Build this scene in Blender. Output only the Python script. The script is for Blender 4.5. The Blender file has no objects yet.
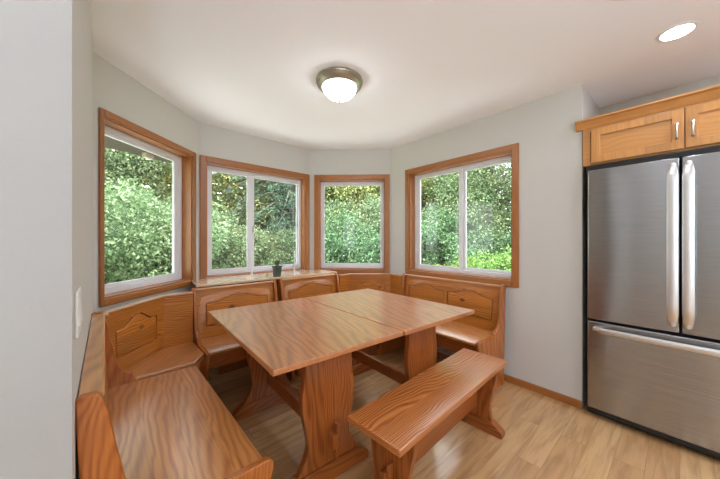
import bpy, bmesh, math, random
from mathutils import Vector, Matrix
random.seed(7)
S = bpy.context.scene
COL = S.collection
R = math.radians
H = 2.44                      # ceiling height
CAMH = 1.272

# ------------------------------------------------------------------ colours / materials
def lin(r, g, b):
    f = lambda c: (c/255/12.92) if c/255 <= .04045 else ((c/255+.055)/1.055)**2.4
    return (f(r), f(g), f(b), 1)

def newmat(name):
    m = bpy.data.materials.new(name); m.use_nodes = True
    nt = m.node_tree; b = nt.nodes['Principled BSDF']
    return m, nt, b

def N(nt, t, **kw):
    n = nt.nodes.new(t)
    for k, v in kw.items():
        if k in n.inputs: n.inputs[k].default_value = v
        else: setattr(n, k, v)
    return n

def L(nt, a, b): nt.links.new(a, b)

def math_(nt, op, a, b=None, c=None, clamp=False):
    n = nt.nodes.new('ShaderNodeMath'); n.operation = op; n.use_clamp = clamp
    for i, v in enumerate((a, b, c)):
        if v is None: continue
        if isinstance(v, (int, float)): n.inputs[i].default_value = v
        else: nt.links.new(v, n.inputs[i])
    return n.outputs[0]

def mixc(nt, fac, a, b):
    n = nt.nodes.new('ShaderNodeMix'); n.data_type = 'RGBA'
    for sock, v in ((n.inputs[0], fac), (n.inputs[6], a), (n.inputs[7], b)):
        if isinstance(v, (int, float, tuple)): sock.default_value = v
        else: nt.links.new(v, sock)
    return n.outputs[2]

def ramp(nt, fac, stops):
    n = nt.nodes.new('ShaderNodeValToRGB')
    e = n.color_ramp.elements
    while len(e) > 1: e.remove(e[-1])
    e[0].position, e[0].color = stops[0][0], stops[0][1]
    for p, c in stops[1:]:
        x = e.new(p); x.color = c
    nt.links.new(fac, n.inputs[0]); return n.outputs[0]

def simple(name, col, rough=.5, metal=0., noise=0., bump=0., nscale=30., coat=0., spec=.5):
    m, nt, b = newmat(name)
    b.inputs['Roughness'].default_value = rough
    b.inputs['Metallic'].default_value = metal
    b.inputs['Coat Weight'].default_value = coat
    b.inputs['Specular IOR Level'].default_value = spec
    tc = N(nt, 'ShaderNodeTexCoord')
    no = N(nt, 'ShaderNodeTexNoise', Scale=nscale, Detail=3.)
    L(nt, tc.outputs['Object'], no.inputs['Vector'])
    d = tuple(c*(1-noise) for c in col[:3])+(1,)
    u = tuple(min(1, c*(1+noise)) for c in col[:3])+(1,)
    L(nt, mixc(nt, no.outputs[0], d, u), b.inputs['Base Color'])
    if bump:
        bp = N(nt, 'ShaderNodeBump', Strength=bump, Distance=.002)
        L(nt, no.outputs[0], bp.inputs['Height']); L(nt, bp.outputs[0], b.inputs['Normal'])
    return m

def wood(name, light, mid, dark, axis, board=.11, rough=.3, coat=.25, ring=.5, knots=True, ringscale=11., cior=1.5, crough=.25):
    """flat-sawn glued boards running along one local axis"""
    m, nt, b = newmat(name)
    tc = N(nt, 'ShaderNodeTexCoord'); oi = N(nt, 'ShaderNodeObjectInfo')
    sp = N(nt, 'ShaderNodeSeparateXYZ'); L(nt, tc.outputs['Object'], sp.inputs[0])
    order = {'X': (0, 1, 2), 'Y': (1, 0, 2), 'Z': (2, 0, 1), 'XV': (0, 2, 1), 'YV': (1, 2, 0), 'ZS': (2, 1, 0)}[axis]
    a, c1, c2 = (sp.outputs[i] for i in order)
    # glued boards: each has its own shift of grain and its own tone
    bd = math_(nt, 'FLOOR', math_(nt, 'DIVIDE', math_(nt, 'ADD', c1, 10.013), board))
    wn = N(nt, 'ShaderNodeTexWhiteNoise', noise_dimensions='2D')
    cb = N(nt, 'ShaderNodeCombineXYZ'); L(nt, bd, cb.inputs[0]); L(nt, oi.outputs['Random'], cb.inputs[1])
    L(nt, cb.outputs[0], wn.inputs['Vector'])
    shift = math_(nt, 'MULTIPLY', wn.outputs['Value'], 7.3)
    tone = wn.outputs['Color']
    aa = math_(nt, 'ADD', a, shift)
    # low-frequency wander
    v1 = N(nt, 'ShaderNodeCombineXYZ')
    L(nt, math_(nt, 'MULTIPLY', aa, 1.3), v1.inputs[0]); L(nt, math_(nt, 'MULTIPLY', c1, 4.), v1.inputs[1]); L(nt, math_(nt, 'MULTIPLY', c2, 4.), v1.inputs[2])
    n1 = N(nt, 'ShaderNodeTexNoise', Scale=1.4, Detail=2.); L(nt, v1.outputs[0], n1.inputs['Vector'])
    wob = math_(nt, 'SUBTRACT', n1.outputs[0], .5)
    # growth rings about a slanting pith below the board
    cl = math_(nt, 'MULTIPLY', math_(nt, 'FRACT', math_(nt, 'DIVIDE', math_(nt, 'ADD', c1, 10.013), board)), board)
    r1 = math_(nt, 'ADD', math_(nt, 'ADD', math_(nt, 'ADD', cl, .035), math_(nt, 'MULTIPLY', wob, .17)), math_(nt, 'MULTIPLY', wn.outputs['Value'], .12))
    r2 = math_(nt, 'ADD', math_(nt, 'ADD', c2, .06), math_(nt, 'MULTIPLY', aa, .035))
    rr = math_(nt, 'SQRT', math_(nt, 'ADD', math_(nt, 'MULTIPLY', r1, r1), math_(nt, 'MULTIPLY', r2, r2)))
    sw = math_(nt, 'SINE', math_(nt, 'MULTIPLY', rr, ringscale*70))
    late = math_(nt, 'POWER', math_(nt, 'ADD', .5, math_(nt, 'MULTIPLY', sw, .5)), 1.6)
    # fine fibres
    v2 = N(nt, 'ShaderNodeCombineXYZ')
    L(nt, math_(nt, 'MULTIPLY', aa, 3.), v2.inputs[0]); L(nt, math_(nt, 'MULTIPLY', c1, 120.), v2.inputs[1]); L(nt, math_(nt, 'MULTIPLY', c2, 120.), v2.inputs[2])
    n2 = N(nt, 'ShaderNodeTexNoise', Scale=1., Detail=3.); L(nt, v2.outputs[0], n2.inputs['Vector'])
    f = math_(nt, 'ADD', math_(nt, 'MULTIPLY', late, ring), math_(nt, 'MULTIPLY', math_(nt, 'SUBTRACT', n2.outputs[0], .30), .75), clamp=True)
    col = ramp(nt, f, [(0., light), (.45, mid), (1., dark)])
    # tone per board
    hs = N(nt, 'ShaderNodeHueSaturation'); L(nt, col, hs.inputs['Color'])
    L(nt, math_(nt, 'ADD', .86, math_(nt, 'MULTIPLY', wn.outputs['Value'], .24)), hs.inputs['Value'])
    col = hs.outputs[0]
    if knots:
        v3 = N(nt, 'ShaderNodeCombineXYZ')
        L(nt, math_(nt, 'MULTIPLY', aa, 2.1), v3.inputs[0]); L(nt, math_(nt, 'MULTIPLY', c1, 3.6), v3.inputs[1]); L(nt, math_(nt, 'MULTIPLY', c2, 1.2), v3.inputs[2])
        vo = N(nt, 'ShaderNodeTexVoronoi', Scale=1.0); L(nt, v3.outputs[0], vo.inputs['Vector'])
        k = ramp(nt, vo.outputs['Distance'], [(0., (1, 1, 1, 1)), (.035, (1, 1, 1, 1)), (.075, (0, 0, 0, 1))])
        sx = N(nt, 'ShaderNodeSeparateXYZ'); L(nt, vo.outputs['Color'], sx.inputs[0])
        on = math_(nt, 'GREATER_THAN', sx.outputs[0], .55)
        kd = tuple(c*.35 for c in dark[:3])+(1,)
        col = mixc(nt, math_(nt, 'MULTIPLY', math_(nt, 'MULTIPLY', k, on), .8), col, kd)
    L(nt, col, b.inputs['Base Color'])
    b.inputs['Roughness'].default_value = rough
    b.inputs['Coat Weight'].default_value = coat
    b.inputs['Coat Roughness'].default_value = crough; b.inputs['Coat IOR'].default_value = cior
    bp = N(nt, 'ShaderNodeBump', Strength=.03, Distance=.001)
    L(nt, f, bp.inputs['Height']); L(nt, bp.outputs[0], b.inputs['Normal'])
    return m

PL, PM, PD = lin(206, 136, 60), lin(172, 98, 32), lin(100, 46, 10)
PINE = {a: wood('pine_'+a, PL, PM, PD, a, ring=.45, coat=1. if a == 'X' else .3, cior=1.8 if a == 'X' else 1.5) for a in ('X', 'Y', 'Z', 'XV', 'YV', 'ZS')}
TL_, TM_, TD_ = lin(208, 136, 74), lin(176, 100, 46), lin(100, 46, 16)
TOPW = wood('pine_tabletop', TL_, TM_, TD_, 'X', board=.128, rough=.36, coat=1., ring=.42, cior=1.8, crough=.34)
LEGW = {a: wood('pine_leg_'+a, lin(170, 96, 40), lin(142, 72, 24), lin(92, 40, 12), a, ring=.45, board=.075, knots=False) for a in ('X', 'Y', 'Z', 'XV', 'YV', 'ZS')}
CASE = {a: wood('casing_'+a, lin(172, 110, 54), lin(156, 94, 42), lin(122, 68, 26), a, ring=.25, board=.3, knots=False, rough=.35) for a in ('X', 'Z', 'XV')}
MAPLE = {a: wood('maple_'+a, lin(204, 146, 86), lin(194, 134, 74), lin(174, 114, 58), a, ring=.3, board=.12, knots=False, rough=.35, ringscale=5.) for a in ('XV', 'Z')}
LEDGE = wood('ledge_wood', lin(224, 192, 160), lin(212, 172, 136), lin(184, 138, 98), 'X', ring=.35, knots=False, rough=.22, coat=1., cior=1.8)  # wood lightened: glare on the ledge top is put into the colour
WALL = simple('wall_paint', lin(205, 202, 197), .8, noise=.02, bump=.12, nscale=160, spec=.3)
CEIL = simple('ceiling_paint', lin(243, 243, 245), .85, noise=.015, bump=.1, nscale=120, spec=.3)
VINYL = simple('white_vinyl', lin(226, 226, 230), .35, noise=.01)
RUBBER = simple('black_rubber', lin(30, 30, 32), .6)
BLACK = simple('black_enamel', lin(22, 22, 24), .35, noise=.1)
NICKEL = simple('satin_nickel', lin(200, 196, 190), .28, 1.)
BRONZE = simple('antique_brass', lin(168, 160, 144), .42, 1., noise=.12)
POT = simple('green_glaze', lin(70, 84, 74), .4, noise=.12)
SOILM = simple('soil', lin(50, 40, 32), .9, noise=.3)
WAX = simple('white_wax', lin(238, 236, 232), .45)
LIME = simple('lime_leaf', lin(170, 190, 90), .5, noise=.2)
SOFFIT = simple('soffit_paint', lin(66, 54, 42), .7, noise=.05)
WHITEP = simple('white_plastic', lin(232, 231, 228), .4)
BARK = simple('bark', lin(112, 104, 94), .9, noise=.35, bump=.6, nscale=12)

def steel(name, axis):
    m, nt, b = newmat(name)
    b.inputs['Metallic'].default_value = 1.
    b.inputs['Anisotropic'].default_value = .85; b.inputs['Anisotropic Rotation'].default_value = .25
    tg = N(nt, 'ShaderNodeTangent', direction_type='RADIAL', axis='Z'); L(nt, tg.outputs[0], b.inputs['Tangent'])
    tc = N(nt, 'ShaderNodeTexCoord'); mp = N(nt, 'ShaderNodeMapping')
    mp.inputs['Scale'].default_value = {'X': (4, 300, 300), 'Z': (300, 300, 4)}[axis]
    L(nt, tc.outputs['Object'], mp.inputs[0])
    no = N(nt, 'ShaderNodeTexNoise', Scale=1., Detail=2.); L(nt, mp.outputs[0], no.inputs['Vector'])
    L(nt, mixc(nt, no.outputs[0], lin(156, 157, 159), lin(182, 183, 185)), b.inputs['Base Color'])
    L(nt, math_(nt, 'ADD', .17, math_(nt, 'MULTIPLY', no.outputs[0], .12)), b.inputs['Roughness'])
    # very shallow waviness of the sheet
    n2 = N(nt, 'ShaderNodeTexNoise', Scale=3.2, Detail=0.)
    m2 = N(nt, 'ShaderNodeMapping'); m2.inputs['Scale'].default_value = (1.6, 1, .35)
    L(nt, tc.outputs['Object'], m2.inputs[0]); L(nt, m2.outputs[0], n2.inputs['Vector'])
    bp = N(nt, 'ShaderNodeBump', Strength=.25, Distance=.02); L(nt, n2.outputs[0], bp.inputs['Height'])
    L(nt, bp.outputs[0], b.inputs['Normal'])
    return m
STEEL = steel('brushed_steel', 'X'); STEELH = simple('handle_steel', lin(226, 226, 227), .36, 1.)

def glass():
    m = bpy.data.materials.new('window_glass'); m.use_nodes = True
    nt = m.node_tree; nt.nodes.clear()
    o = N(nt, 'ShaderNodeOutputMaterial'); mx = N(nt, 'ShaderNodeMixShader')
    tr = N(nt, 'ShaderNodeBsdfTransparent'); tr.inputs[0].default_value = (.97, .985, .975, 1)
    gl = N(nt, 'ShaderNodeBsdfGlossy', Roughness=0.0)
    fr = N(nt, 'ShaderNodeFresnel', IOR=1.5)
    g = N(nt, 'ShaderNodeNewGeometry')
    L(nt, math_(nt, 'MULTIPLY', fr.outputs[0], math_(nt, 'SUBTRACT', 1., g.outputs['Backfacing'])), mx.inputs[0]); L(nt, tr.outputs[0], mx.inputs[1]); L(nt, gl.outputs[0], mx.inputs[2])
    L(nt, mx.outputs[0], o.inputs[0]); return m
GLASS = glass()

def emit(name, col, s):
    m = bpy.data.materials.new(name); m.use_nodes = True
    nt = m.node_tree; nt.nodes.clear()
    o = N(nt, 'ShaderNodeOutputMaterial'); e = N(nt, 'ShaderNodeEmission', Strength=s); e.inputs[0].default_value = col
    L(nt, e.outputs[0], o.inputs[0]); return m
DOME = emit('lit_dome_glass', (.82, .91, 1, 1), 15.0)
LENS = emit('lit_downlight_lens', (.82, .91, 1, 1), 26.)

def floor_mat():
    m, nt, b = newmat('laminate_planks')
    tc = N(nt, 'ShaderNodeTexCoord'); mp = N(nt, 'ShaderNodeMapping')
    mp.inputs['Rotation'].default_value = (0, 0, -R(90-48.5))
    L(nt, tc.outputs['Object'], mp.inputs[0])
    br = N(nt, 'ShaderNodeTexBrick', offset=.37, offset_frequency=2)
    br.inputs['Scale'].default_value = 1.; br.inputs['Brick Width'].default_value = 1.1; br.inputs['Row Height'].default_value = .128
    br.inputs['Mortar Size'].default_value = .0012; br.inputs['Mortar Smooth'].default_value = .3
    br.inputs['Color1'].default_value = (0, 0, 0, 1); br.inputs['Color2'].default_value = (1, 1, 1, 1); br.inputs['Mortar'].default_value = (.5, .5, .5, 1)
    L(nt, mp.outputs[0], br.inputs['Vector'])
    sp = N(nt, 'ShaderNodeSeparateXYZ'); L(nt, mp.outputs[0], sp.inputs[0])
    cb = N(nt, 'ShaderNodeCombineXYZ')
    L(nt, math_(nt, 'ADD', math_(nt, 'MULTIPLY', sp.outputs[0], 2.2), math_(nt, 'MULTIPLY', br.outputs['Color'], 9.)), cb.inputs[0])
    L(nt, math_(nt, 'MULTIPLY', sp.outputs[1], 26.), cb.inputs[1])
    n1 = N(nt, 'ShaderNodeTexNoise', Scale=1., Detail=5.); n1.inputs['Roughness'].default_value = .6
    n1.inputs['Distortion'].default_value = .6
    L(nt, cb.outputs[0], n1.inputs['Vector'])
    cb2 = N(nt, 'ShaderNodeCombineXYZ')
    L(nt, math_(nt, 'ADD', math_(nt, 'MULTIPLY', sp.outputs[0], 1.5), math_(nt, 'MULTIPLY', br.outputs['Color'], 5.)), cb2.inputs[0])
    L(nt, math_(nt, 'MULTIPLY', sp.outputs[1], 7.), cb2.inputs[1])
    n2 = N(nt, 'ShaderNodeTexNoise', Scale=1.6, Detail=2.); L(nt, cb2.outputs[0], n2.inputs['Vector'])
    base = mixc(nt, br.outputs['Color'], lin(186, 142, 96), lin(206, 166, 118))
    col = mixc(nt, ramp(nt, n1.outputs[0], [(.45, (0, 0, 0, 1)), (.75, (1, 1, 1, 1))]), base, lin(160, 118, 80))
    col = mixc(nt, ramp(nt, n2.outputs[0], [(.58, (0, 0, 0, 1)), (.76, (.6, .6, .6, 1))]), col, lin(144, 104, 70))
    col = mixc(nt, math_(nt, 'MULTIPLY', br.outputs['Fac'], .55), col, lin(120, 82, 52))
    L(nt, col, b.inputs['Base Color'])
    b.inputs['Roughness'].default_value = .24
    b.inputs['Coat Weight'].default_value = .35; b.inputs['Coat Roughness'].default_value = .12
    bp = N(nt, 'ShaderNodeBump', Strength=.2, Distance=.001); bp.invert = True
    L(nt, br.outputs['Fac'], bp.inputs['Height']); L(nt, bp.outputs[0], b.inputs['Normal'])
    return m
FLOOR = floor_mat()

def leaf_mat(name, c0, c1, c2):
    m = bpy.data.materials.new(name); m.use_nodes = True
    nt = m.node_tree; nt.nodes.clear()
    o = N(nt, 'ShaderNodeOutputMaterial')
    g = N(nt, 'ShaderNodeNewGeometry')
    tc = N(nt, 'ShaderNodeTexCoord'); no = N(nt, 'ShaderNodeTexNoise', Scale=1.1, Detail=2.)
    L(nt, tc.outputs['Object'], no.inputs['Vector'])
    f = math_(nt, 'ADD', math_(nt, 'MULTIPLY', g.outputs['Random Per Island'], .55), math_(nt, 'MULTIPLY', no.outputs[0], .5))
    oi = N(nt, 'ShaderNodeObjectInfo')
    hs = N(nt, 'ShaderNodeHueSaturation'); L(nt, ramp(nt, f, [(.15, c0), (.5, c1), (.9, c2)]), hs.inputs['Color'])
    L(nt, math_(nt, 'ADD', .470, math_(nt, 'MULTIPLY', oi.outputs['Random'], .045)), hs.inputs['Hue']); L(nt, math_(nt, 'ADD', .82, math_(nt, 'MULTIPLY', oi.outputs['Random'], .3)), hs.inputs['Value'])
    col = hs.outputs[0]
    d = N(nt, 'ShaderNodeBsdfPrincipled', Roughness=.55); L(nt, col, d.inputs['Base Color'])
    d.inputs['Specular IOR Level'].default_value = .35
    t = N(nt, 'ShaderNodeBsdfTranslucent'); L(nt, col, t.inputs[0])
    mx = N(nt, 'ShaderNodeMixShader'); mx.inputs[0].default_value = .35
    L(nt, d.outputs[0], mx.inputs[1]); L(nt, t.outputs[0], mx.inputs[2]); L(nt, mx.outputs[0], o.inputs[0])
    return m
LF_MID = leaf_mat('leaves_mid_green', lin(74, 98, 64), lin(120, 142, 100), lin(172, 184, 140))
LF_YEL = leaf_mat('leaves_yellow_green', lin(104, 118, 62), lin(152, 160, 92), lin(198, 198, 132))
LF_DARK = leaf_mat('leaves_deep_green', lin(52, 78, 50), lin(88, 116, 80), lin(142, 164, 118))
LF_BRT = leaf_mat('leaves_bright_green', lin(76, 116, 54), lin(112, 150, 76), lin(158, 184, 112))
LF_CON = leaf_mat('needles_blue_green', lin(44, 68, 52), lin(74, 102, 80), lin(126, 150, 120))
GRASS = simple('lawn', lin(104, 128, 70), .9, noise=.4, bump=.5, nscale=9)

PINE['X'] = wood('pine_seat', lin(214, 152, 88), lin(184, 114, 56), lin(110, 56, 20), 'X', ring=.42, coat=1., cior=1.9, crough=.3)  # paler pine: window glare on the seats is put into the colour
PINE['ZS'] = wood('pine_end', lin(188, 112, 44), lin(156, 82, 26), lin(100, 46, 10), 'ZS', ring=.32, board=.14)  # darker pine: shade on the end panels is put into the colour
# ------------------------------------------------------------------ mesh builder
class MB:
    def __init__(s): s.bm = bmesh.new()
    def box(s, x0, x1, y0, y1, z0, z1):
        v = [s.bm.verts.new((x, y, z)) for x in (x0, x1) for y in (y0, y1) for z in (z0, z1)]
        for f in ((0, 1, 3, 2), (4, 6, 7, 5), (0, 4, 5, 1), (2, 3, 7, 6), (0, 2, 6, 4), (1, 5, 7, 3)):
            s.bm.faces.new([v[i] for i in f])
        return s
    def prism(s, poly, lo, hi, axis='Z', fn=None):
        """poly in the two remaining axes (X: y,z  Y: x,z  Z: x,y)"""
        def pt(p, h):
            q = {'X': (h, p[0], p[1]), 'Y': (p[0], h, p[1]), 'Z': (p[0], p[1], h)}[axis]
            return fn(*q) if fn else q
        a = [s.bm.verts.new(pt(p, lo)) for p in poly]; b = [s.bm.verts.new(pt(p, hi)) for p in poly]
        n = len(poly)
        s.bm.faces.new(a[::-1]); s.bm.faces.new(b)
        for i in range(n): s.bm.faces.new((a[i], a[(i+1) % n], b[(i+1) % n], b[i]))
        return s
    def lathe(s, prof, cx=0, cy=0, n=40, cap0=True, cap1=True):
        rings = []
        for r, z in prof:
            if r < 1e-6: rings.append([s.bm.verts.new((cx, cy, z))])
            else: rings.append([s.bm.verts.new((cx+r*math.cos(2*math.pi*i/n), cy+r*math.sin(2*math.pi*i/n), z)) for i in range(n)])
        for a, b in zip(rings, rings[1:]):
            for i in range(n):
                j = (i+1) % n
                if len(a) == 1 and len(b) > 1: s.bm.faces.new((a[0], b[j], b[i]))
                elif len(b) == 1 and len(a) > 1: s.bm.faces.new((a[i], a[j], b[0]))
                elif len(a) > 1: s.bm.faces.new((a[i], a[j], b[j], b[i]))
        if cap0 and len(rings[0]) > 1: s.bm.faces.new(rings[0][::-1])
        if cap1 and len(rings[-1]) > 1: s.bm.faces.new(rings[-1])
        return s
    def tube(s, pts, rad, n=8):
        pts = [Vector(p) for p in pts]; rings = []
        if isinstance(rad, (int, float)): rad = [rad]*len(pts)
        for i, p in enumerate(pts):
            t = (pts[min(i+1, len(pts)-1)]-pts[max(i-1, 0)]).normalized()
            u = t.orthogonal().normalized() if abs(t.z) > .9 else t.cross(Vector((0, 0, 1))).normalized()
            if abs(t.z) > .9: u = (Vector((1, 0, 0))-t*t.x).normalized()
            w = t.cross(u)
            rings.append([s.bm.verts.new(p+(u*math.cos(2*math.pi*k/n)+w*math.sin(2*math.pi*k/n))*rad[i]) for k in range(n)])
        for a, b in zip(rings, rings[1:]):
            for k in range(n): s.bm.faces.new((a[k], a[(k+1) % n], b[(k+1) % n], b[k]))
        s.bm.faces.new(rings[0][::-1]); s.bm.faces.new(rings[-1]); return s
    def build(s, name, mat, parent=None, bevel=0., smooth=True, seg=2):
        bmesh.ops.recalc_face_normals(s.bm, faces=s.bm.faces)
        me = bpy.data.meshes.new(name); s.bm.to_mesh(me); s.bm.free()
        me.materials.append(mat)
        if smooth:
            me.polygons.foreach_set('use_smooth', [True]*len(me.polygons))
            me.set_sharp_from_angle(angle=R(32))
        o = bpy.data.objects.new(name, me); COL.objects.link(o)
        if parent: o.parent = parent
        if bevel:
            b = o.modifiers.new('edge', 'BEVEL'); b.width = bevel; b.segments = seg; b.limit_method = 'ANGLE'; b.angle_limit = R(40)
            b.harden_normals = False
        return o

def holed(outer, holes, y0, y1, fn=None, mb=None):
    """plate in local XZ with holes, thickness y0..y1 -> MB"""
    cu = bpy.data.curves.new('tmp', 'CURVE'); cu.dimensions = '2D'; cu.fill_mode = 'BOTH'; cu.extrude = (y1-y0)/2
    for poly in [outer]+holes:
        sp = cu.splines.new('POLY'); sp.points.add(len(poly)-1); sp.use_cyclic_u = True
        for p, q in zip(sp.points, poly): p.co = (q[0], q[1], 0, 1)
    ob = bpy.data.objects.new('tmp', cu); COL.objects.link(ob)
    dg = bpy.context.evaluated_depsgraph_get()
    me = bpy.data.meshes.new_from_object(ob.evaluated_get(dg))
    bpy.data.objects.remove(ob); bpy.data.curves.remove(cu)
    mb = mb or MB()
    t = bmesh.new(); t.from_mesh(me); bpy.data.meshes.remove(me)
    bmesh.ops.remove_doubles(t, verts=t.verts, dist=1e-5)
    mp = {}
    for v in t.verts:
        q = (v.co.x, (y0+y1)/2 - v.co.z, v.co.y)
        if fn: q = fn(*q)
        mp[v.index] = mb.bm.verts.new(q)
    for f in t.faces:
        try: mb.bm.faces.new([mp[v.index] for v in f.verts])
        except ValueError: pass
    t.free(); return mb

def tag(o, label=None, cat=None, group=None, kind=None):
    for k, v in (('label', label), ('category', cat), ('group', group), ('kind', kind)):
        if v: o[k] = v
    return o

def empty(name, x, y, z=0, head=90.):
    """Empty whose local X points along compass heading `head` (90 = +X)"""
    o = bpy.data.objects.new(name, None); COL.objects.link(o)
    o.location = (x, y, z); o.rotation_euler = (0, 0, R(90-head)); o.empty_display_size = .1
    return o

def copy_tree(o, parent=None):
    c = o.copy(); COL.objects.link(c); c.parent = parent
    for ch in o.children: copy_tree(ch, c)
    return c

def hd(a): return Vector((math.sin(R(a)), math.cos(R(a))))

# ------------------------------------------------------------------ plan of the room (metres, camera above the origin)
A = Vector((-1.660, 1.762)); B = Vector((-1.601, 2.806)); C = Vector((-.661, 3.681)); D = Vector((.399, 3.640)); E = Vector((1.673, 2.130))
N4 = Vector((.765, .644)); D4 = Vector((.644, -.765))
NS = Vector((.743, .669)); DS = Vector((.669, -.743))
STRIP_END = NS*-.056 + DS*-.914
A = NS*-.056 + DS*(A.dot(DS))
G1 = E + hd(49.5)*.60                       # inner corner of the fridge alcove
REAR_D = 3.6; LEFT_N = -2.9
G2 = N4*G1.dot(N4) + D4*REAR_D
G3 = NS*LEFT_N + D4*REAR_D
G4 = NS*LEFT_N + DS*-.914
TH = .15

def wall(name, a, b, holes=(), ext0=0., ext1=0., thick=TH, top=H):
    """inside face runs a->b with the room on its right; holes = (s0, s1, h0, h1)"""
    d = (b-a); ln = d.length; head = math.degrees(math.atan2(d.x, d.y))
    o = empty(name+'_tmp', a.x, a.y, 0, head)
    m = MB()
    outer = [(0, 0), (ln, 0), (ln, top), (0, top)]
    hs = [[(s0, h0), (s1, h0), (s1, h1), (s0, h1)] for s0, s1, h0, h1 in holes]
    def fn(x, y, z):
        if y > thick/2:                      # mitred outer corners
            if x < 1e-4: x -= ext0
            if x > ln-1e-4: x += ext1
        return (x, y, z)
    holed(outer, hs, 0, thick, fn, m)
    w = m.build(name, WALL, None, smooth=False)
    w.location = o.location; w.rotation_euler = o.rotation_euler
    bpy.data.objects.remove(o)
    return tag(w, kind='structure')

mit = TH*math.tan(R(22.5))
W1 = (.06, .945, .885, 2.066); W2 = (.067, 1.225, .885, 2.055); W3 = (.125, .985, .885, 2.050); W4 = (.303, 1.480, .905, 2.060)
wall('wall_left', STRIP_END, A, ext1=mit)
wall('wall_bay_left', A, B, [W1], mit, mit)
wall('wall_bay_back', B, C, [W2], mit, mit)
wall('wall_bay_right', C, D, [W3], mit, mit)
wall('wall_right', D, E, [W4], mit, 0)
wall('wall_alcove_side', E, G1, ext1=TH, thick=.12)
wall('wall_alcove_back', G1, G2, ext1=TH)
wall('wall_rear', G2, G3, ext1=TH)
wall('wall_far_left', G3, G4, [(1.3, 2.7, .9, 2.08)], ext1=0)  # opening added behind the camera for daylight on refrigerator and right wall
wall('wall_stub', G4, STRIP_END, ext1=-TH*0)

pts = [STRIP_END, A, B, C, D, E, G1, G2, G3, G4]
def offset_poly(p, d):
    c = sum(p, Vector((0, 0)))/len(p); out = []
    n = len(p)
    for i in range(n):
        e0 = (p[i]-p[i-1]).normalized(); e1 = (p[(i+1) % n]-p[i]).normalized()
        n0 = Vector((-e0.y, e0.x)); n1 = Vector((-e1.y, e1.x))
        k = (n0+n1); k = k/ max(.4, (1+n0.dot(n1)))
        out.append(p[i]+k*d)
    return out
op = offset_poly(pts, .13)
m = MB().prism([tuple(p) for p in op], -.12, 0.); tag(m.build('floor', FLOOR, smooth=False), kind='structure')
m = MB().prism([tuple(p) for p in op], H, H+.12); tag(m.build('ceiling', CEIL, smooth=False), kind='structure')

# baseboard along the right wall
dd = (E-D); hh = math.degrees(math.atan2(dd.x, dd.y))
bb = empty('t', D.x, D.y, 0, hh)
m = MB().prism([(0, 0), (-.013, 0), (-.013, .045), (-.008, .056), (0, .056)], .30, dd.length-.002, 'X')
o = m.build('baseboard_right', CASE['X'], smooth=False); o.location = bb.location; o.rotation_euler = bb.rotation_euler; tag(o, kind='structure')
bpy.data.objects.remove(bb)

# ------------------------------------------------------------------ windows
def window(n, a, b, op_, label, panes, bottom_case=True, fw=.05, rec=.085, cw=.058, handle=None, casl=None, casr=None):
    d = (b-a); head = math.degrees(math.atan2(d.x, d.y))
    s0, s1, h0, h1 = op_
    r = empty('window_%d' % n, a.x, a.y, 0, head); tag(r, label, 'window', kind='structure')
    cl = casl or cw; cr = casr or cw
    # casing, a flat trim standing 16 mm proud of the wall (room side = -Y)
    m = MB()
    m.box(s0-cl, s0, -.017, 0, h0-(cw if bottom_case else 0), h1+cw)
    m.box(s1, s1+cr, -.017, 0, h0-(cw if bottom_case else 0), h1+cw)
    o = m.build('window_casing', CASE['Z'], r, bevel=.004)
    m = MB().box(s0, s1, -.017, 0, h1, h1+cw)
    if bottom_case: m.box(s0, s1, -.017, 0, h0-cw, h0)
    m.build('window_header_casing', CASE['XV'], r, bevel=.004)
    # jamb lining
    t = .012
    m = MB().box(s0, s0+t, 0, rec+.01, h0, h1).box(s1-t, s1, 0, rec+.01, h0, h1)
    m.build('window_jamb', CASE['Z'], r)
    m = MB().box(s0+t, s1-t, 0, rec+.01, h1-t, h1).box(s0+t, s1-t, 0, rec+.01, h0, h0+t)
    m.build('window_jamb', CASE['X'], r)
    x0, x1, z0, z1 = s0+t, s1-t, h0+t, h1-t
    # vinyl frame
    m = holed([(x0, z0), (x1, z0), (x1, z1), (x0, z1)], [[(x0+fw*.55, z0+fw*.7), (x1-fw*.55, z0+fw*.7), (x1-fw*.55, z1-fw*.6), (x0+fw*.55, z1-fw*.6)]], rec, rec+.06)
    m.build('window_frame', VINYL, r, bevel=.003)
    for i, (p0, p1, y, gl, gr) in enumerate(panes):
        q0, q1 = z0+fw*.7, z1-fw*.6; gv = .024
        m = holed([(p0, q0), (p1, q0), (p1, q1), (p0, q1)], [[(p0+gl, q0+gv), (p1-gr, q0+gv), (p1-gr, q1-gv), (p0+gl, q1-gv)]], rec+y, rec+y+.025)
        sash = m.build('window_sash', VINYL, r, bevel=.003)
        MB().box(p0+gl-.004, p1-gr+.004, rec+y+.010, rec+y+.014, q0+gv-.004, q1-gv+.004).build('window_pane', GLASS, sash, smooth=False)
    if handle:
        MB().box(handle-.008, handle+.008, rec-.004, rec+.012, 1.35, 1.43).build('window_latch', NICKEL, r, bevel=.003)
    return r
fi = .012+.05*.55
window(1, A, B, W1, 'wood-cased single-pane window at the far left above the corner bench', [(W1[0]+fi, W1[1]-fi, .012, .05, .055)], fw=.058, rec=.09, cw=.045, casl=.028)
mx = .566
window(2, B, C, W2, 'wood-cased sliding window above the wooden ledge', [(W2[0]+fi, mx+.006, .004, .04, .056), (mx-.01, W2[1]-fi, .031, .052, .018)], bottom_case=False, handle=mx+.02)
window(3, C, D, W3, 'narrow wood-cased single-pane window between the two sliding windows', [(W3[0]+fi, W3[1]-fi, .012, .02, .02)])
mx = .935
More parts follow.
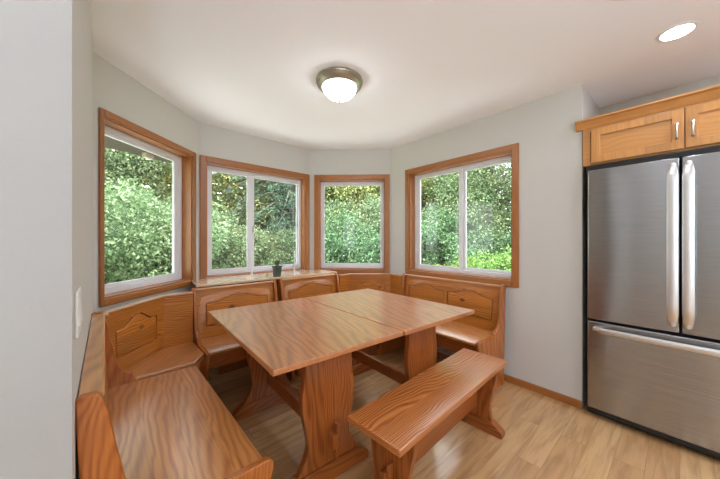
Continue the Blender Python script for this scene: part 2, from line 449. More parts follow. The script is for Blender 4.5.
window(4, D, E, W4, 'wood-cased sliding window on the wall beside the refrigerator', [(W4[0]+fi, mx+.010, .004, .05, .042), (mx-.005, W4[1]-fi, .031, .036, .02)], cw=.055)

# ------------------------------------------------------------------ window ledge in the back of the bay
hw2 = math.degrees(math.atan2((C-B).x, (C-B).y))
D2 = Vector((.733, .681)); M2 = Vector((.68, -.733))
def p2(d, m_): return D2*d + M2*m_
r = empty('window_ledge', B.x, B.y, 0, hw2)
inv = Matrix.Rotation(-R(90-hw2), 2)
def loc2(p): return tuple(inv @ (p-B))
poly = [loc2(p2(.62, -2.722)), loc2(p2(2.14, -2.722)), loc2(C+Vector((.14, -.012))), loc2(C+Vector((.001, -.004))), loc2(B+Vector((.012, .004))), loc2(B+Vector((.0, -.12)))]
MB().prism(poly, .860, .884).build('ledge_board', LEDGE, r, bevel=.004)
MB().box(.10, 1.28, -.30, -.28, 0.0, .860).build('ledge_support', LEGW['XV'], r)
tag(r, 'wide wooden ledge below the sliding window, behind the bench backs', 'ledge', kind='structure')

# ------------------------------------------------------------------ nook benches
BT = .862
def lean(z): return max(0., (z-.45))*.075

def arch(x0, x1, z0, zs, rise, n=22, grow=0.):
    """panel outline with the cathedral (ogee) top"""
    x0 -= grow; x1 += grow; z0 -= grow; zs += grow
    w = x1-x0; sh = .17*w
    pts = [(x0, z0), (x1, z0), (x1, zs)]
    for i in range(n+1):
        t = i/n; x = x1-sh*.35-(w-sh*.7)*t
        c = abs(2*t-1)                       # 1 at ends, 0 at the middle
        k = .5+.5*math.cos(math.pi*min(1, c*1.12))
        pts.append((x, zs+rise*k))
    pts.append((x0, zs)); return pts

def end_profile(dep, seat, lip=.012):
    b0, bt = .034, BT+.006
    pr = [(b0+.0, 0), (b0+lean(bt)+.008, bt-.004), (b0+lean(bt)-.004, bt+.004), (lean(bt)+.002, bt+.004), (lean(bt)-.008, bt-.006)]
    for z, y in ((.80, -.006), (.72, -.016), (.64, -.028), (.58, -.036), (.54, -.047), (.51, -.070), (.495, -.105)): pr.append((y+lean(z)*.5, z))
    pr = [q for q in pr if q[1] > seat+lip+.01 or q[1] == 0]
    pr += [(-.125, seat+lip), (-dep*.80, seat+lip), (-dep-.006, seat+lip), (-dep-.022, seat-.004+lip*.5), (-dep-.024, seat-.018), (-dep-.010, seat-.06), (-dep+.022, seat-.14), (-dep+.03, .16), (-dep+.01, .06), (-dep-.002, .02), (-dep-.002, 0)]
    return pr

def nook_bench(x, y, head, length, depth, panels, label, seat=.45, name='nook_bench', panel_margin=.07, lips=(.012, .012)):
    r = empty(name, x, y, 0, head); tag(r, label, 'bench', 'fitted pine bench sections around the bay')
    et = .027
    for x0, lip in ((0., lips[0]), (length-et, lips[1])):
        MB().prism(end_profile(depth, seat, lip), x0, x0+et, 'X').build('end_panel', PINE['ZS'], r, bevel=.004)
    a, b = et, length-et
    # seat with a rounded nose
    sp_ = [(.01, seat), (-depth+.006, seat), (-depth-.004, seat-.006), (-depth-.006, seat-.014), (-depth, seat-.024), (.01, seat-.024)]
    MB().prism(sp_, a, b, 'X').build('seat', PINE['X'], r)
    MB().box(a, b, -depth+.02, -depth+.042, .315, seat-.024).build('apron', LEGW['XV'], r, bevel=.003)
    # backrest: frame with shaped openings, groove and raised panels
    wsum = (b-a); pm = panel_margin; gap = .05
    pw = (wsum-2*pm-gap*(panels-1))/panels
    outs = []
    for i in range(panels):
        u0 = a+pm+i*(pw+gap); outs.append((u0, u0+pw))
    zb, zs, rise = .545, .735, .055
    fn = lambda X, Y, Z: (X, Y+lean(Z), Z)
    m = holed([(a, .40), (b, .40), (b, BT-.014), (a, BT-.014)], [arch(u0, u1, zb, zs, rise, grow=.0055) for u0, u1 in outs], 0, .013, fn)
    m.box(a, b, .013+lean(.40), .032+lean(.40), .40, BT-.014)
    for v in m.bm.verts:
        pass
    bk = m.build('backrest', PINE['XV'], r)
    for v in bk.data.vertices:               # lean the backing board with the frame
        if v.co.y > .0129 and abs(v.co.z-(BT-.014)) < 1e-4 and v.co.y < .0325: v.co.y += lean(BT)
    for u0, u1 in outs:
        m = MB()
        pin = arch(u0, u1, zb, zs, rise, grow=-.0045)
        m.prism(pin, .0, .014, 'Y', fn)
        m.build('carved_panel', PINE['XV'], bk, bevel=.004)
    cp = [(-.010, BT-.014), (-.014, BT-.006), (-.008, BT), (.036, BT), (.040, BT-.006), (.036, BT-.014)]
    MB().prism([(q[0]+lean(BT), q[1]) for q in cp], a, b, 'X').build('cap_rail', PINE['X'], r)
    return r

pA = DS*-1.003 + NS*.016
nook_bench(pA.x, pA.y, 318, 1.143, .43, 2, 'long pine bench along the left wall, its near end cut by the frame', seat=.438, lips=(.020, -.004))
pC = p2(.571, -2.598); nook_bench(pC.x, pC.y, 47.1, .729, .34, 1, 'short pine bench with one carved panel, next to the left corner seat', lips=(.0, .012))
pD = p2(1.362, -2.640); nook_bench(pD.x, pD.y, 47.1, .752, .34, 1, 'short pine bench with one carved panel, next to the far corner seat behind the tables')
pF = N4*2.545+D4*-2.253; nook_bench(pF.x, pF.y, 140.1, 1.163, .40, 2, 'long pine bench with two carved panels, under the window beside the refrigerator')

def corner_seat(back, front, label, seat=.45):
    c = sum((Vector(p) for p in back+front), Vector((0, 0)))/(len(back)+len(front))
    ang = math.degrees(math.atan2(back[2][0]-back[1][0], back[2][1]-back[1][1]))
    r = empty('corner_seat', c.x, c.y, 0, ang); tag(r, label, 'bench', 'fitted pine bench sections around the bay')
    inv = Matrix.Rotation(-R(90-ang), 2)
    lb = [inv @ (Vector(p)-c) for p in back]; lf = [inv @ (Vector(p)-c) for p in front]
    MB().prism([tuple(p) for p in lb]+[tuple(p) for p in lf], seat-.026, seat).build('seat', PINE['X'], r, bevel=.008, seg=3)
    cf = Vector((0, 0))
    # skirt under the seat edge
    m = MB()
    q = [p*.96 for p in lf]
    for s, t in ((q[0], q[1]),):
        d = (t-s).normalized(); n_ = Vector((-d.y, d.x))*.02
        m.prism([tuple(s), tuple(t), tuple(t+n_), tuple(s+n_)], .0, seat-.026)
    m.build('front_board', LEGW['Z'], r, bevel=.002)
    # backrest of three facets
    top = BT-.016
    for i in range(3):
        s, t = lb[i], lb[i+1]
        d = (t-s); ln = d.length; h_ = math.degrees(math.atan2(d.x, d.y))
        def fn(X, Y, Z, ln=ln):
            # mitre the facets behind their front edge
            if Y > .014:
                k = (Y)*math.tan(R(21))
                if X < 1e-4: X -= k if i > 0 else 0
                if X > ln-1e-4: X += k if i < 2 else 0
            return (X, Y, Z)
        if i == 1:
            zb, zs, rise = .545, .715, .062; u0, u1 = .075, ln-.075
            m = holed([(0, .40), (ln, .40), (ln, top-.012), (0, top-.012)], [arch(u0, u1, zb, zs, rise, grow=.0055)], 0, .013, fn)
            m.prism([(0, .40), (ln, .40), (ln, top-.012), (0, top-.012)], .013, .032, 'Y', fn)
            bk = m.build('backrest', PINE['XV'], r)
            MB().prism(arch(u0, u1, zb, zs, rise, grow=-.0045), 0., .0132, 'Y', fn).build('carved_panel', PINE['XV'], bk, bevel=.004)
        else:
            bk = MB().prism([(0, .40), (ln, .40), (ln, top-.012), (0, top-.012)], 0., .032, 'Y', fn).build('backrest', PINE['XV'], r)
        bk.location = (s.x, s.y, 0); bk.rotation_euler = (0, 0, R(90-h_))
    # one continuous cap following the bend
    def off(poly, k):
        out = []
        for i, p in enumerate(poly):
            e0 = (p-poly[i-1]).normalized() if i else (poly[1]-p).normalized()
            e1 = (poly[i+1]-p).normalized() if i < len(poly)-1 else e0
            n0, n1 = Vector((-e0.y, e0.x)), Vector((-e1.y, e1.x))
            out.append(p+(n0+n1)/(1+n0.dot(n1))*k)
        return out
    f_, b_ = off(lb, -.012), off(lb, .042)
    MB().prism([tuple(p) for p in f_]+[tuple(p) for p in b_[::-1]], top-.012, top+.002).build('cap_rail', PINE['X'], r, bevel=.005)
    return r

d0 = -2.152
cb0 = NS*.006+DS*d0; cf0 = NS*.445+DS*d0
cbk = [tuple(cb0), (-1.487, 1.652), (-1.489, 2.146), tuple(p2(.565, -2.596))]
cfr = [tuple(p2(.565, -2.262)), tuple(cf0)]
corner_seat(cbk, cfr, 'pine corner seat with one carved panel, below the far left window')
cbk = [tuple(p2(2.121, -2.640)), (-.116, 3.520), (.379, 3.522), tuple(N4*2.545+D4*-2.259)]
cfr = [tuple(N4*2.15+D4*-2.259), tuple(p2(2.121, -2.305))]
corner_seat(cbk, cfr, 'pine corner seat behind the tables, below the narrow single-pane window')

# ------------------------------------------------------------------ trestle tables
def smooth_profile(half, n=6):
    """catmull-rom through (h, halfwidth) list -> dense list"""
    out = []
    for i in range(len(half)-1):
        p0 = half[max(0, i-1)]; p1 = half[i]; p2_ = half[i+1]; p3 = half[min(len(half)-1, i+2)]
        for k in range(n):
            t = k/n
            f = lambda a, b, c, d: .5*((2*b)+(-a+c)*t+(2*a-5*b+4*c-d)*t*t+(-a+3*b-3*c+d)*t**3)
            out.append((f(p0[0], p1[0], p2_[0], p3[0]), f(p0[1], p1[1], p2_[1], p3[1])))
    out.append(half[-1]); return out

def trestle_poly(prof):
    sp_ = smooth_profile(prof)
    return [(w, h) for h, w in sp_]+[(-w, h) for h, w in sp_[::-1]]

T_PANEL = [(.725, .150), (.60, .146), (.47, .162), (.38, .155), (.25, .130), (.19, .134), (.13, .165), (.085, .195)]
T_FOOT = [(.095, .18), (.088, .200), (.062, .235), (.045, .256), (.022, .262), (.0, .258)]
B_PANEL = [(.415, .140), (.36, .135), (.28, .115), (.17, .095), (.11, .100), (.075, .112)]
B_FOOT = [(.080, .105), (.072, .120), (.050, .152), (.036, .172), (.018, .178), (.0, .175)]

def trestle(r, x, t, panel, foot, cy=0.):
    """upright profile board across the width, standing at local x .. x+t"""
    m = MB().prism([(y+cy, z) for y, z in trestle_poly(panel)], x, x+t, 'X')
    tr = m.build('trestle', LEGW['ZS'], r, bevel=.004)
    fp = smooth_profile(foot); fo = [(w+cy, h) for h, w in fp]+[(-w+cy, h) for h, w in fp[::-1]]
    MB().prism(fo, x-.012, x+t+.012, 'X').build('foot', LEGW['YV'], tr, bevel=.006)
    return tr

def table(cx, cy, head, ln, wd, label):
    r = empty('trestle_table', cx, cy, 0, head); tag(r, label, 'table', 'pair of trestle tables pushed together')
    x0, x1 = -ln/2, ln/2
    MB().box(x0, x1, -wd/2, wd/2, .724, .75).build('table_top', TOPW, r, bevel=.003, seg=2)
    ti = .172; t = .036
    for x in (x0+ti, x1-ti-t):
        trestle(r, x, t, T_PANEL, T_FOOT)
        MB().box(x-.022, x, -wd*.36, wd*.36, .682, .724).build('cleat', LEGW['YV'], r, bevel=.003)
    MB().box(x0+ti+t, x1-ti-t, -.016, .016, .185, .272).build('stretcher', LEGW['XV'], r, bevel=.003)
    for x, s in ((x0+ti, -1), (x1-ti, 1)):
        MB().box(*sorted((x, x+s*.055)), -.0155, .0155, .19, .265).build('tenon', LEGW['X'], r, bevel=.003)
        w = x+s*.012
        MB().prism([(-.0, .115), (s*.018, .115), (s*.034, .305), (0, .305)], -.009, .009, 'Y', fn=lambda X, Y, Z, w=w: (X+w, Y-.0245, Z)).build('wedge', LEGW['Z'], r, bevel=.002)
    return r

NC = Vector((-.347, 1.128)); ew = hd(51.2); el = hd(-39.2); LN = 1.205; WD = .762
c1 = NC+ew*WD/2+el*LN/2; c2 = NC+ew*(WD*1.5+.011)+el*LN/2
# local X runs along the length, from the near edge to the far edge
table(c1.x, c1.y, -39.2, LN, WD, 'pine trestle table half nearest the camera, left of the seam')
table(c2.x, c2.y, -39.2, LN, WD, 'pine trestle table half beyond the seam, nearer the window bench by the refrigerator')

# ------------------------------------------------------------------ backless bench
b0 = Vector((.155, 1.101)); bl = hd(45.8); bw = hd(-44.2)
c = b0+bl*.592+bw*.155
r = empty('trestle_bench', c.x, c.y, 0, 45.8); tag(r, 'backless pine bench on shaped trestle legs at the open side of the tables', 'bench')
MB().box(-.592, .592, -.155, .155, .418, .45).build('seat', wood('pine_bench_top', TL_, TM_, TD_, 'X', board=.4, rough=.28, coat=1., ring=.6, ringscale=15., cior=1.6, knots=False), r, bevel=.006, seg=3)
for x in (-.592+.12, .592-.12-.034): trestle(r, x, .034, B_PANEL, B_FOOT)
MB().box(-.438, .438, -.015, .015, .15, .245).build('stretcher', LEGW['XV'], r, bevel=.003)
for s in (-1, 1):
    MB().box(*sorted((s*.472, s*.52)), -.0145, .0145, .16, .235).build('tenon', LEGW['X'], r, bevel=.003)
    MB().prism([(0, .10), (s*.016, .10), (s*.028, .275), (0, .275)], -.009, .009, 'Y', fn=lambda X, Y, Z, s=s: (X+s*.482, Y-.0235, Z)).build('wedge', LEGW['Z'], r, bevel=.002)

# ------------------------------------------------------------------ refrigerator
hF = math.degrees(math.atan2(D4.x, D4.y))
c = N4*2.57+D4*-.06
r = empty('refrigerator', c.x, c.y, 0, hF); tag(r, 'stainless steel french-door refrigerator with bottom freezer drawer in the alcove', 'refrigerator')
MB().box(-.462, .462, .072, .62, .025, 1.765).build('body', BLACK, r, bevel=.006)
MB().box(-.450, .450, .058, .074, .05, 1.76).build('gasket', RUBBER, r)
MB().box(-.455, .455, .012, .60, 1.769, 1.803).build('top_cover', BLACK, r, bevel=.004)
def door_poly(x0, x1, bulge=.006, n=10):
    p = []
    for i in range(n+1):
        t = i/n; x = x0+(x1-x0)*t
        p.append((x, -bulge*(1-(2*t-1)**2)+0.0))
    return p+[(x1, .058), (x0, .058)]
for nm, x0, x1, side in (('left_door', -.445, -.0045, 1), ('right_door', .0045, .445, -1)):
    d_ = MB().prism(door_poly(x0, x1), .706, 1.768).build('door', STEEL, r, bevel=.007, seg=3)
    # tall flattened bar handle beside the split
    hx = -.031 if side == 1 else .031
    ztop, zbot = 1.735, .745
    pth = []
    for i in range(25):
        t = i/24; z = zbot+(ztop-zbot)*t
        e = min(1, min(t, 1-t)/.085); off = -.004-.046*math.sin(e*math.pi/2)
        pth.append((z, off, .014+.011*(1 if e >= 1 else e**.6)))
    m = MB(); rings = []
    for z, y, w in pth:
        ring = []
        for k in range(12):
            a_ = 2*math.pi*k/12
            ring.append(m.bm.verts.new((hx+w*math.copysign(abs(math.cos(a_))**.6, math.cos(a_)), y+.009*math.copysign(abs(math.sin(a_))**.8, math.sin(a_)), z)))
        rings.append(ring)
    for a_, b_ in zip(rings, rings[1:]):
        for k in range(12): m.bm.faces.new((a_[k], a_[(k+1) % 12], b_[(k+1) % 12], b_[k]))
    m.bm.faces.new(rings[0]); m.bm.faces.new(rings[-1])
    hnd = m.build('handle', STEELH, d_)
    for z in (ztop-.03, zbot+.03):
        MB().box(hx-.011, hx+.011, -.035, .0, z-.03, z+.03).build('handle_mount', STEELH, hnd, bevel=.006)
    MB().box(-.43*side-.03 if side == 1 else .40, -.43*side+.03 if side == 1 else .46, .02, .07, 1.768, 1.785).build('hinge_cover', BLACK, r, bevel=.004) if False else None
dr = MB().prism(door_poly(-.445, .445, .008, 16), .072, .690).build('freezer_drawer', STEEL, r, bevel=.007, seg=3)
m = MB(); rings = []
for i in range(33):
    t = i/32; x = -.405+.81*t; e = min(1, min(t, 1-t)/.07)
    y = -.008-.040*math.sin(e*math.pi/2)-.010*(1-(2*t-1)**2)
    rings.append([m.bm.verts.new((x, y+.009*math.copysign(abs(math.sin(2*math.pi*k/12))**.8, math.sin(2*math.pi*k/12)), .645+(.012+.007*e)*math.copysign(abs(math.cos(2*math.pi*k/12))**.6, math.cos(2*math.pi*k/12)))) for k in range(12)])
for a_, b_ in zip(rings, rings[1:]):
    for k in range(12): m.bm.faces.new((a_[k], a_[(k+1) % 12], b_[(k+1) % 12], b_[k]))
m.bm.faces.new(rings[0]); m.bm.faces.new(rings[-1])
hnd = m.build('handle', STEELH, dr)
for s in (-1, 1): MB().box(s*.385-.025, s*.385+.025, -.035, .0, .634, .656).build('handle_mount', STEELH, hnd, bevel=.005)
MB().box(-.452, .452, .020, .09, .022, .066).build('base_grille', BLACK, r, bevel=.012, seg=3)
for s in (-1, 1): MB().lathe([(.02, 0), (.022, .004), (.022, .012), (.010, .014), (.010, .03)], s*.40, .10, 16).build('levelling_foot', RUBBER, r)
for s in (-1, 1): MB().lathe([(.02, 0), (.022, .004), (.022, .012), (.010, .014), (.010, .03)], s*.40, .56, 16).build('levelling_foot', RUBBER, r)

# ------------------------------------------------------------------ wall cabinet above it
c = N4*2.632+D4*-.045
r = empty('wall_cabinet', c.x, c.y, 0, hF); tag(r, 'honey maple two-door wall cabinet with crown moulding above the refrigerator', 'cabinet')
hwid = .5
z0, z1 = 1.815, 2.10
MB().box(-hwid, hwid, .018, .62, z0, z1).build('carcass', MAPLE['XV'], r)
m = holed([(-hwid, z0), (hwid, z0), (hwid, z1), (-hwid, z1)], [[(-hwid+.045, z0+.03), (-.018, z0+.03), (-.018, z1-.04), (-hwid+.045, z1-.04)], [(.018, z0+.03), (hwid-.045, z0+.03), (hwid-.045, z1-.04), (.018, z1-.04)]], 0, .018)
m.build('face_frame', MAPLE['XV'], r, bevel=.001)
for x0, x1, hx in ((-.448, -.003, -.032), (.003, .448, .032)):
    q0, q1 = z0+.012, z1-.03; g = .050
    m = holed([(x0, q0), (x1, q0), (x1, q1), (x0, q1)], [[(x0+g, q0+g), (x1-g, q0+g), (x1-g, q1-g), (x0+g, q1-g)]], -.020, -.001)
    d_ = m.build('door', MAPLE['Z'], r, bevel=.003)
    MB().box(x0+g-.004, x1-g+.004, -.010, -.002, q0+g-.004, q1-g+.004).build('door_panel', MAPLE['XV'], d_)
    zt, zb_ = 1.985, 1.895
    pp = [(hx, -.020, zt), (hx, -.038, zt-.004), (hx, -.046, zt-.02), (hx, -.047, (zt+zb_)/2), (hx, -.046, zb_+.02), (hx, -.038, zb_+.004), (hx, -.020, zb_)]
    MB().tube(pp, [.0085, .008, .006, .0048, .006, .008, .0085], 10).build('handle', NICKEL, d_)
cr = [(.018, z1-.012), (-.004, z1-.012), (-.008, z1-.006), (-.012, z1+.002), (-.030, z1+.030), (-.044, z1+.036), (-.050, z1+.038), (-.050, z1+.048), (.018, z1+.048)]
MB().prism(cr, -hwid-.04, hwid+.04, 'X').build('crown_moulding', MAPLE['XV'], r)
MB().box(-hwid, hwid, .018, .60, z1, z1+.010).build('top_board', MAPLE['XV'], r)

# ------------------------------------------------------------------ lights in the ceiling, then added fill lights
lx, ly = -.150, 2.075
r = empty('ceiling_light', lx, ly, H); tag(r, 'flush round ceiling light with brass rim and lit frosted dome', 'light')
MB().lathe([(.160, 0), (.168, -.004), (.170, -.012), (.166, -.020), (.168, -.026), (.160, -.036), (.161, -.042), (.150, -.054), (.138, -.062), (.126, -.062), (.126, 0)], n=56, cap0=False, cap1=False).build('rim', BRONZE, r)
MB().lathe([(.124, -.050), (.123, -.064), (.113, -.088), (.090, -.114), (.060, -.130), (.030, -.138), (0, -.140)], n=48, cap0=True).build('dome', DOME, r)
MB().lathe([(0, -.158), (.008, -.156), (.012, -.149), (.008, -.141), (.004, -.136)], n=16).build('finial', NICKEL, r)
def downlight(x, y, label):
    r = empty('downlight', x, y, H); tag(r, label, 'light', 'recessed downlights in the ceiling')
    MB().lathe([(.083, 0), (.083, -.003), (.077, -.006), (.066, -.005), (.064, -.001), (.064, 0)], n=40, cap0=False, cap1=False).build('trim_ring', WHITEP, r)
    MB().lathe([(.064, -.002), (0, -.0025)], n=32, cap0=False).build('lens', LENS, r)
downlight(1.784, 1.593, 'bright round recessed downlight in the ceiling in front of the wall cabinet')
downlight(1.255, 1.300, 'recessed downlight mostly cut off at the top edge of the picture')
def down_fill(x, y, e, size=.14):  # added disk light out of view to brighten the room, without a fixture
    l = bpy.data.lights.new('added_kitchen_fill', 'AREA'); l.shape = 'DISK'; l.size = size; l.energy = e; l.color = (.82, .91, 1)
    o = bpy.data.objects.new('added_kitchen_fill', l); COL.objects.link(o); o.location = (x, y, H-.01)
for d, n in ((1.0, 2.3), (1.9, 2.3)):
    q = N4*n+D4*d; down_fill(q.x, q.y, 14)
def uplight(x, y, z, e):  # added light out of view, aimed up to brighten the ceiling
    l = bpy.data.lights.new('added_ceiling_fill', 'AREA'); l.shape = 'DISK'; l.size = .5; l.energy = e; l.spread = R(170); l.color = (.69, .83, 1)
    o = bpy.data.objects.new('added_ceiling_fill', l); COL.objects.link(o); o.location = (x, y, z); o.rotation_euler = (math.pi, 0, 0)
for x, y, e in ((.6, -2.0, 62), (2.0, -2.6, 50)): uplight(x, y, .5, e)

# ------------------------------------------------------------------ switch plate on the left wall
p = STRIP_END-DS*.125
r = empty('light_switch', p.x, p.y, 1.085, 318); tag(r, 'white double light switch plate on the left wall above the bench back', 'switch')
MB().box(-.058, .058, -.007, .0, -.058, .058).build('plate', WHITEP, r, bevel=.003)
for x in (-.024, .024): MB().prism([(-.007, -.032), (-.011, -.030), (-.0075, .030), (-.007, .032)], x-.016, x+.016, 'X').build('rocker', WHITEP, r)

# ------------------------------------------------------------------ things on the ledge
px, py, pz = -.872, 2.975, .885
r = empty('plant_pot', px, py, pz, 47); tag(r, 'small dark green square plant pot on the wooden ledge', 'pot')
def frus(m, a, b, z0, z1):
    q = [m.bm.verts.new((sx*a, sy*a, z0)) for sx, sy in ((-1, -1), (1, -1), (1, 1), (-1, 1))]; w = [m.bm.verts.new((sx*b, sy*b, z1)) for sx, sy in ((-1, -1), (1, -1), (1, 1), (-1, 1))]
    m.bm.faces.new(q[::-1]); m.bm.faces.new(w)
    for i in range(4): m.bm.faces.new((q[i], q[(i+1) % 4], w[(i+1) % 4], w[i]))
m = MB(); frus(m, .030, .037, 0, .098); m.build('pot', POT, r, bevel=.004)
m = MB(); frus(m, .040, .041, .094, .112); m.build('pot_rim', POT, r, bevel=.003)
m = MB()
rnd = random.Random(3)
for i in range(26):
    a = rnd.uniform(0, 6.28); h_ = rnd.uniform(.03, .07); ro = rnd.uniform(.02, .055)
    b0_ = Vector((rnd.uniform(-.02, .02), rnd.uniform(-.02, .02), .112)); tip = Vector((ro*math.cos(a), ro*math.sin(a), .112+h_))
    mid = (b0_+tip)/2+Vector((0, 0, .012)); sd = Vector((-math.sin(a), math.cos(a), 0))*.010
    v = [m.bm.verts.new(x) for x in (b0_, mid+sd, tip, mid-sd)]; m.bm.faces.new(v)
m.build('foliage', LF_MID, r, smooth=False)
r = empty('leaf_sprig', -.955, 2.918, .885); tag(r, 'small yellow-green leafy sprig on the ledge left of the pot', 'plant')
m = MB()
for i in range(16):
    a = rnd.uniform(0, 6.28); l_ = rnd.uniform(.018, .034); e_ = rnd.uniform(.2, 1.2)
    t_ = Vector((l_*math.cos(a)*math.cos(e_), l_*math.sin(a)*math.cos(e_), .004+l_*1.3*math.sin(e_))); b_ = Vector((0, 0, .003))
    sd = Vector((-math.sin(a), math.cos(a), 0))*.009; md = (b_+t_)/2+Vector((0, 0, .006))
    v = [m.bm.verts.new(x) for x in (b_, md+sd, t_, md-sd)]; m.bm.faces.new(v)
m.build('leaves', LIME, r, smooth=False)
MB().lathe([(.010, 0), (.012, .003), (.006, .012)], n=12).build('stem', LIME, r)
for x, y, h_, lb_ in ((-1.178, 3.075, .27, 'slim white candle on the ledge left of the green pot'), (-.716, 3.085, .27, 'slim white candle on the ledge right of the green pot')):
    r = empty('taper_candle', x, y, .885); tag(r, lb_, 'candle', 'white candles on the window ledge')
    MB().lathe([(.014, 0), (.015, .006), (.010, .012), (.0095, .03)], n=20).build('holder', WHITEP, r)
    MB().lathe([(.0085, .03), (.0065, h_*.6), (.0045, h_-.006), (.002, h_)], n=16).build('candle', WAX, r)
    MB().tube([(0, 0, h_-.002), (.0005, 0, h_+.008)], .0007, 6).build('wick', BLACK, r)

# ------------------------------------------------------------------ outside
MB().box(-40, 40, -30, 50, -.75, -.55).build('ground', GRASS, smooth=False)['kind'] = 'structure'
BOUNCE_MAT = simple('pale_bounce', lin(214, 212, 208), .8, noise=.05, nscale=6)
BOUNCE_PLAN = [(-4.6, .2), (-5.2, 2.4), (-4.2, 4.6), (-2.2, 6.3), (.2, 6.6), (2.6, 6.0), (4.6, 4.6), (4.6, 3.2), (3.2, 3.6), (2.4, 2.6), (.5, 3.9), (-.75, 3.95), (-1.8, 2.9), (-1.9, 1.7), (-2.4, .2)]
MB().prism(BOUNCE_PLAN, -.56, -.46).build('bounce_slab', BOUNCE_MAT, smooth=False)['kind'] = 'structure'  # unseen slab added to bounce daylight up onto the bay ceiling
# roof overhang past the left side of the bay
ee = [(-3.6, .8), (-2.667, 2.96), (-2.39, 3.6), (-2.15, 3.62), (-1.77, 2.86), (-1.83, 1.72), (-2.3, .8)]
r = empty('roof_eave', -2.2, 2.6, 2.26); r['kind'] = 'structure'
m = MB().prism([(x+2.2, y-2.6) for x, y in ee], -.02, .1); m.build('soffit', SOFFIT, r, smooth=False)
MB().box(-.22, -.17, .54, .66, -.075, -.02).build('rafter_tail', simple('rafter_wood', lin(190, 176, 158), .7, noise=.08), r, bevel=.004)

def leaf_quad(bm, p, d, w, l):
    u = d.orthogonal().normalized()
    u = Matrix.Rotation(random.uniform(0, 6.28), 3, d) @ u
    nrm = d.cross(u)*random.uniform(-.15, .15)*l
    v = [bm.verts.new(x) for x in (p-d*l*.5, p+u*w*.5+nrm, p+d*l*.5, p-u*w*.5+nrm)]
    bm.faces.new(v)

def rdir():
    z = random.uniform(-1, 1); a = random.uniform(0, 6.283); q = math.sqrt(1-z*z)
    return Vector((q*math.cos(a), q*math.sin(a), z))

def leafy(name, h, w, base, n, lsize, mat, trunk=.06, lobes=26):
    """broadleaf crown: lobes of leaves on a ring-shaped scatter, with trunk and limbs reaching into it"""
    r = empty(name, 0, 0, 0)
    bm = MB(); tk = MB()
    top = base+(h-base)*.75
    tk.tube([(0, 0, 0), (.03, .02, h*.3), (-.02, .04, h*.6), (0, 0, top)], [trunk, trunk*.8, trunk*.5, trunk*.2], 8)
    cz = (h+base)/2; rz = (h-base)/2
    for k in range(lobes):
        d = rdir(); rr = random.uniform(.45, .95)
        c = Vector((d.x*w/2*rr, d.y*w/2*rr, cz+d.z*rz*rr))
        s = random.uniform(.13, .24)*min(w, h-base)
        st = Vector((0, 0, max(base*.6, min(top, c.z-.5*math.hypot(c.x, c.y)))))
        tk.tube([st, (st+c)/2+Vector((0, 0, -.05)), c], [trunk*.35, trunk*.22, trunk*.08], 5)
        for i in range(n//lobes):
            e = rdir(); q = c+Vector((e.x, e.y, e.z*.8))*s*random.uniform(.35, 1.)
            dd_ = (e+rdir()*.9+Vector((0, 0, -.35))).normalized()
            l = lsize*random.uniform(.6, 1.25); leaf_quad(bm.bm, q, dd_, l*.6, l)
    bm.build('crown', mat, r, smooth=False); tk.build('trunk', BARK, r)
    return r

def conifer(name, h, w, n, mat):
    r = empty(name, 0, 0, 0); bm = MB(); tk = MB()
    tk.tube([(0, 0, 0), (0, 0, h*.5), (0, 0, h)], [.13, .08, .01], 8)
    z = .3
    while z < h-.15:
        f = 1-(z/h)**1.2; ln = w/2*f+.1
        nb = 7
        a0 = random.uniform(0, 6.28)
        for k in range(nb):
            a = a0+k*6.283/nb+random.uniform(-.3, .3); l = ln*random.uniform(.75, 1.1)
            dirv = Vector((math.cos(a), math.sin(a), 0)); tip = dirv*l+Vector((0, 0, z-.32*l))
            st = Vector((0, 0, z)); md = (st+tip)/2+Vector((0, 0, .10*l))
            tk.tube([st, md, tip], [.02, .013, .004], 4)
            cnt = max(6, int(n*l))
            sd = Vector((-dirv.y, dirv.x, 0))
            for i in range(cnt):
                t = random.uniform(.12, 1.02); b_ = (st*(1-t)+md*t)*(1-t)+(md*(1-t)+tip*t)*t
                sp_ = (1-t*.75)*.42*l+.05
                q = b_+sd*random.uniform(-sp_, sp_)*.8+Vector((0, 0, random.uniform(-.16, .03)))
                dd_ = (dirv*.6+sd*random.uniform(-1, 1)+Vector((0, 0, random.uniform(-.9, .1)))).normalized()
                leaf_quad(bm.bm, q, dd_, .024, random.uniform(.09, .16))
        z += .27+.02*z
    bm.build('crown', mat, r, smooth=False); tk.build('trunk', BARK, r); return r

def place(proto, used, x, y, rot, sc, label, cat, group):
    o = proto if not used[0] else copy_tree(proto)
    used[0] = True
    o.location = (x, y, -.55); o.rotation_euler = (0, 0, rot); o.scale = (sc, sc, sc)
    tag(o, label, cat, group); return o

def polar(a, dist): return math.sin(R(a))*dist, math.cos(R(a))*dist
P_SH = leafy('leafy_bush', 2.9, 2.7, .25, 24000, .062, LF_MID, .05, 52); u_sh = [False]
P_DK = leafy('dense_bush', 2.3, 2.6, .15, 24000, .058, LF_DARK, .05, 52); u_dk = [False]
P_BR = leafy('fresh_bush', 1.9, 2.4, .12, 18000, .06, LF_BRT, .04, 44); u_br = [False]
P_YE = leafy('yellow_tree', 6.2, 4.2, 1.1, 36000, .078, LF_YEL, .10, 90); u_ye = [False]
P_TM = leafy('broadleaf_tree', 6.4, 4.4, .9, 36000, .08, LF_MID, .11, 90); u_tm = [False]
P_CO = conifer('conifer', 8.5, 4.6, 120, LF_CON); u_co = [False]
gb, gt = 'bushes in front of the trees outside', 'trees behind the bushes outside'
q = random.Random(11)
def put(proto, used, lst, lab, cat, grp):
    for a, d, s in lst:
        x, y = polar(a, d); place(proto, used, x, y, q.uniform(0, 6.28), s, lab, cat, grp)
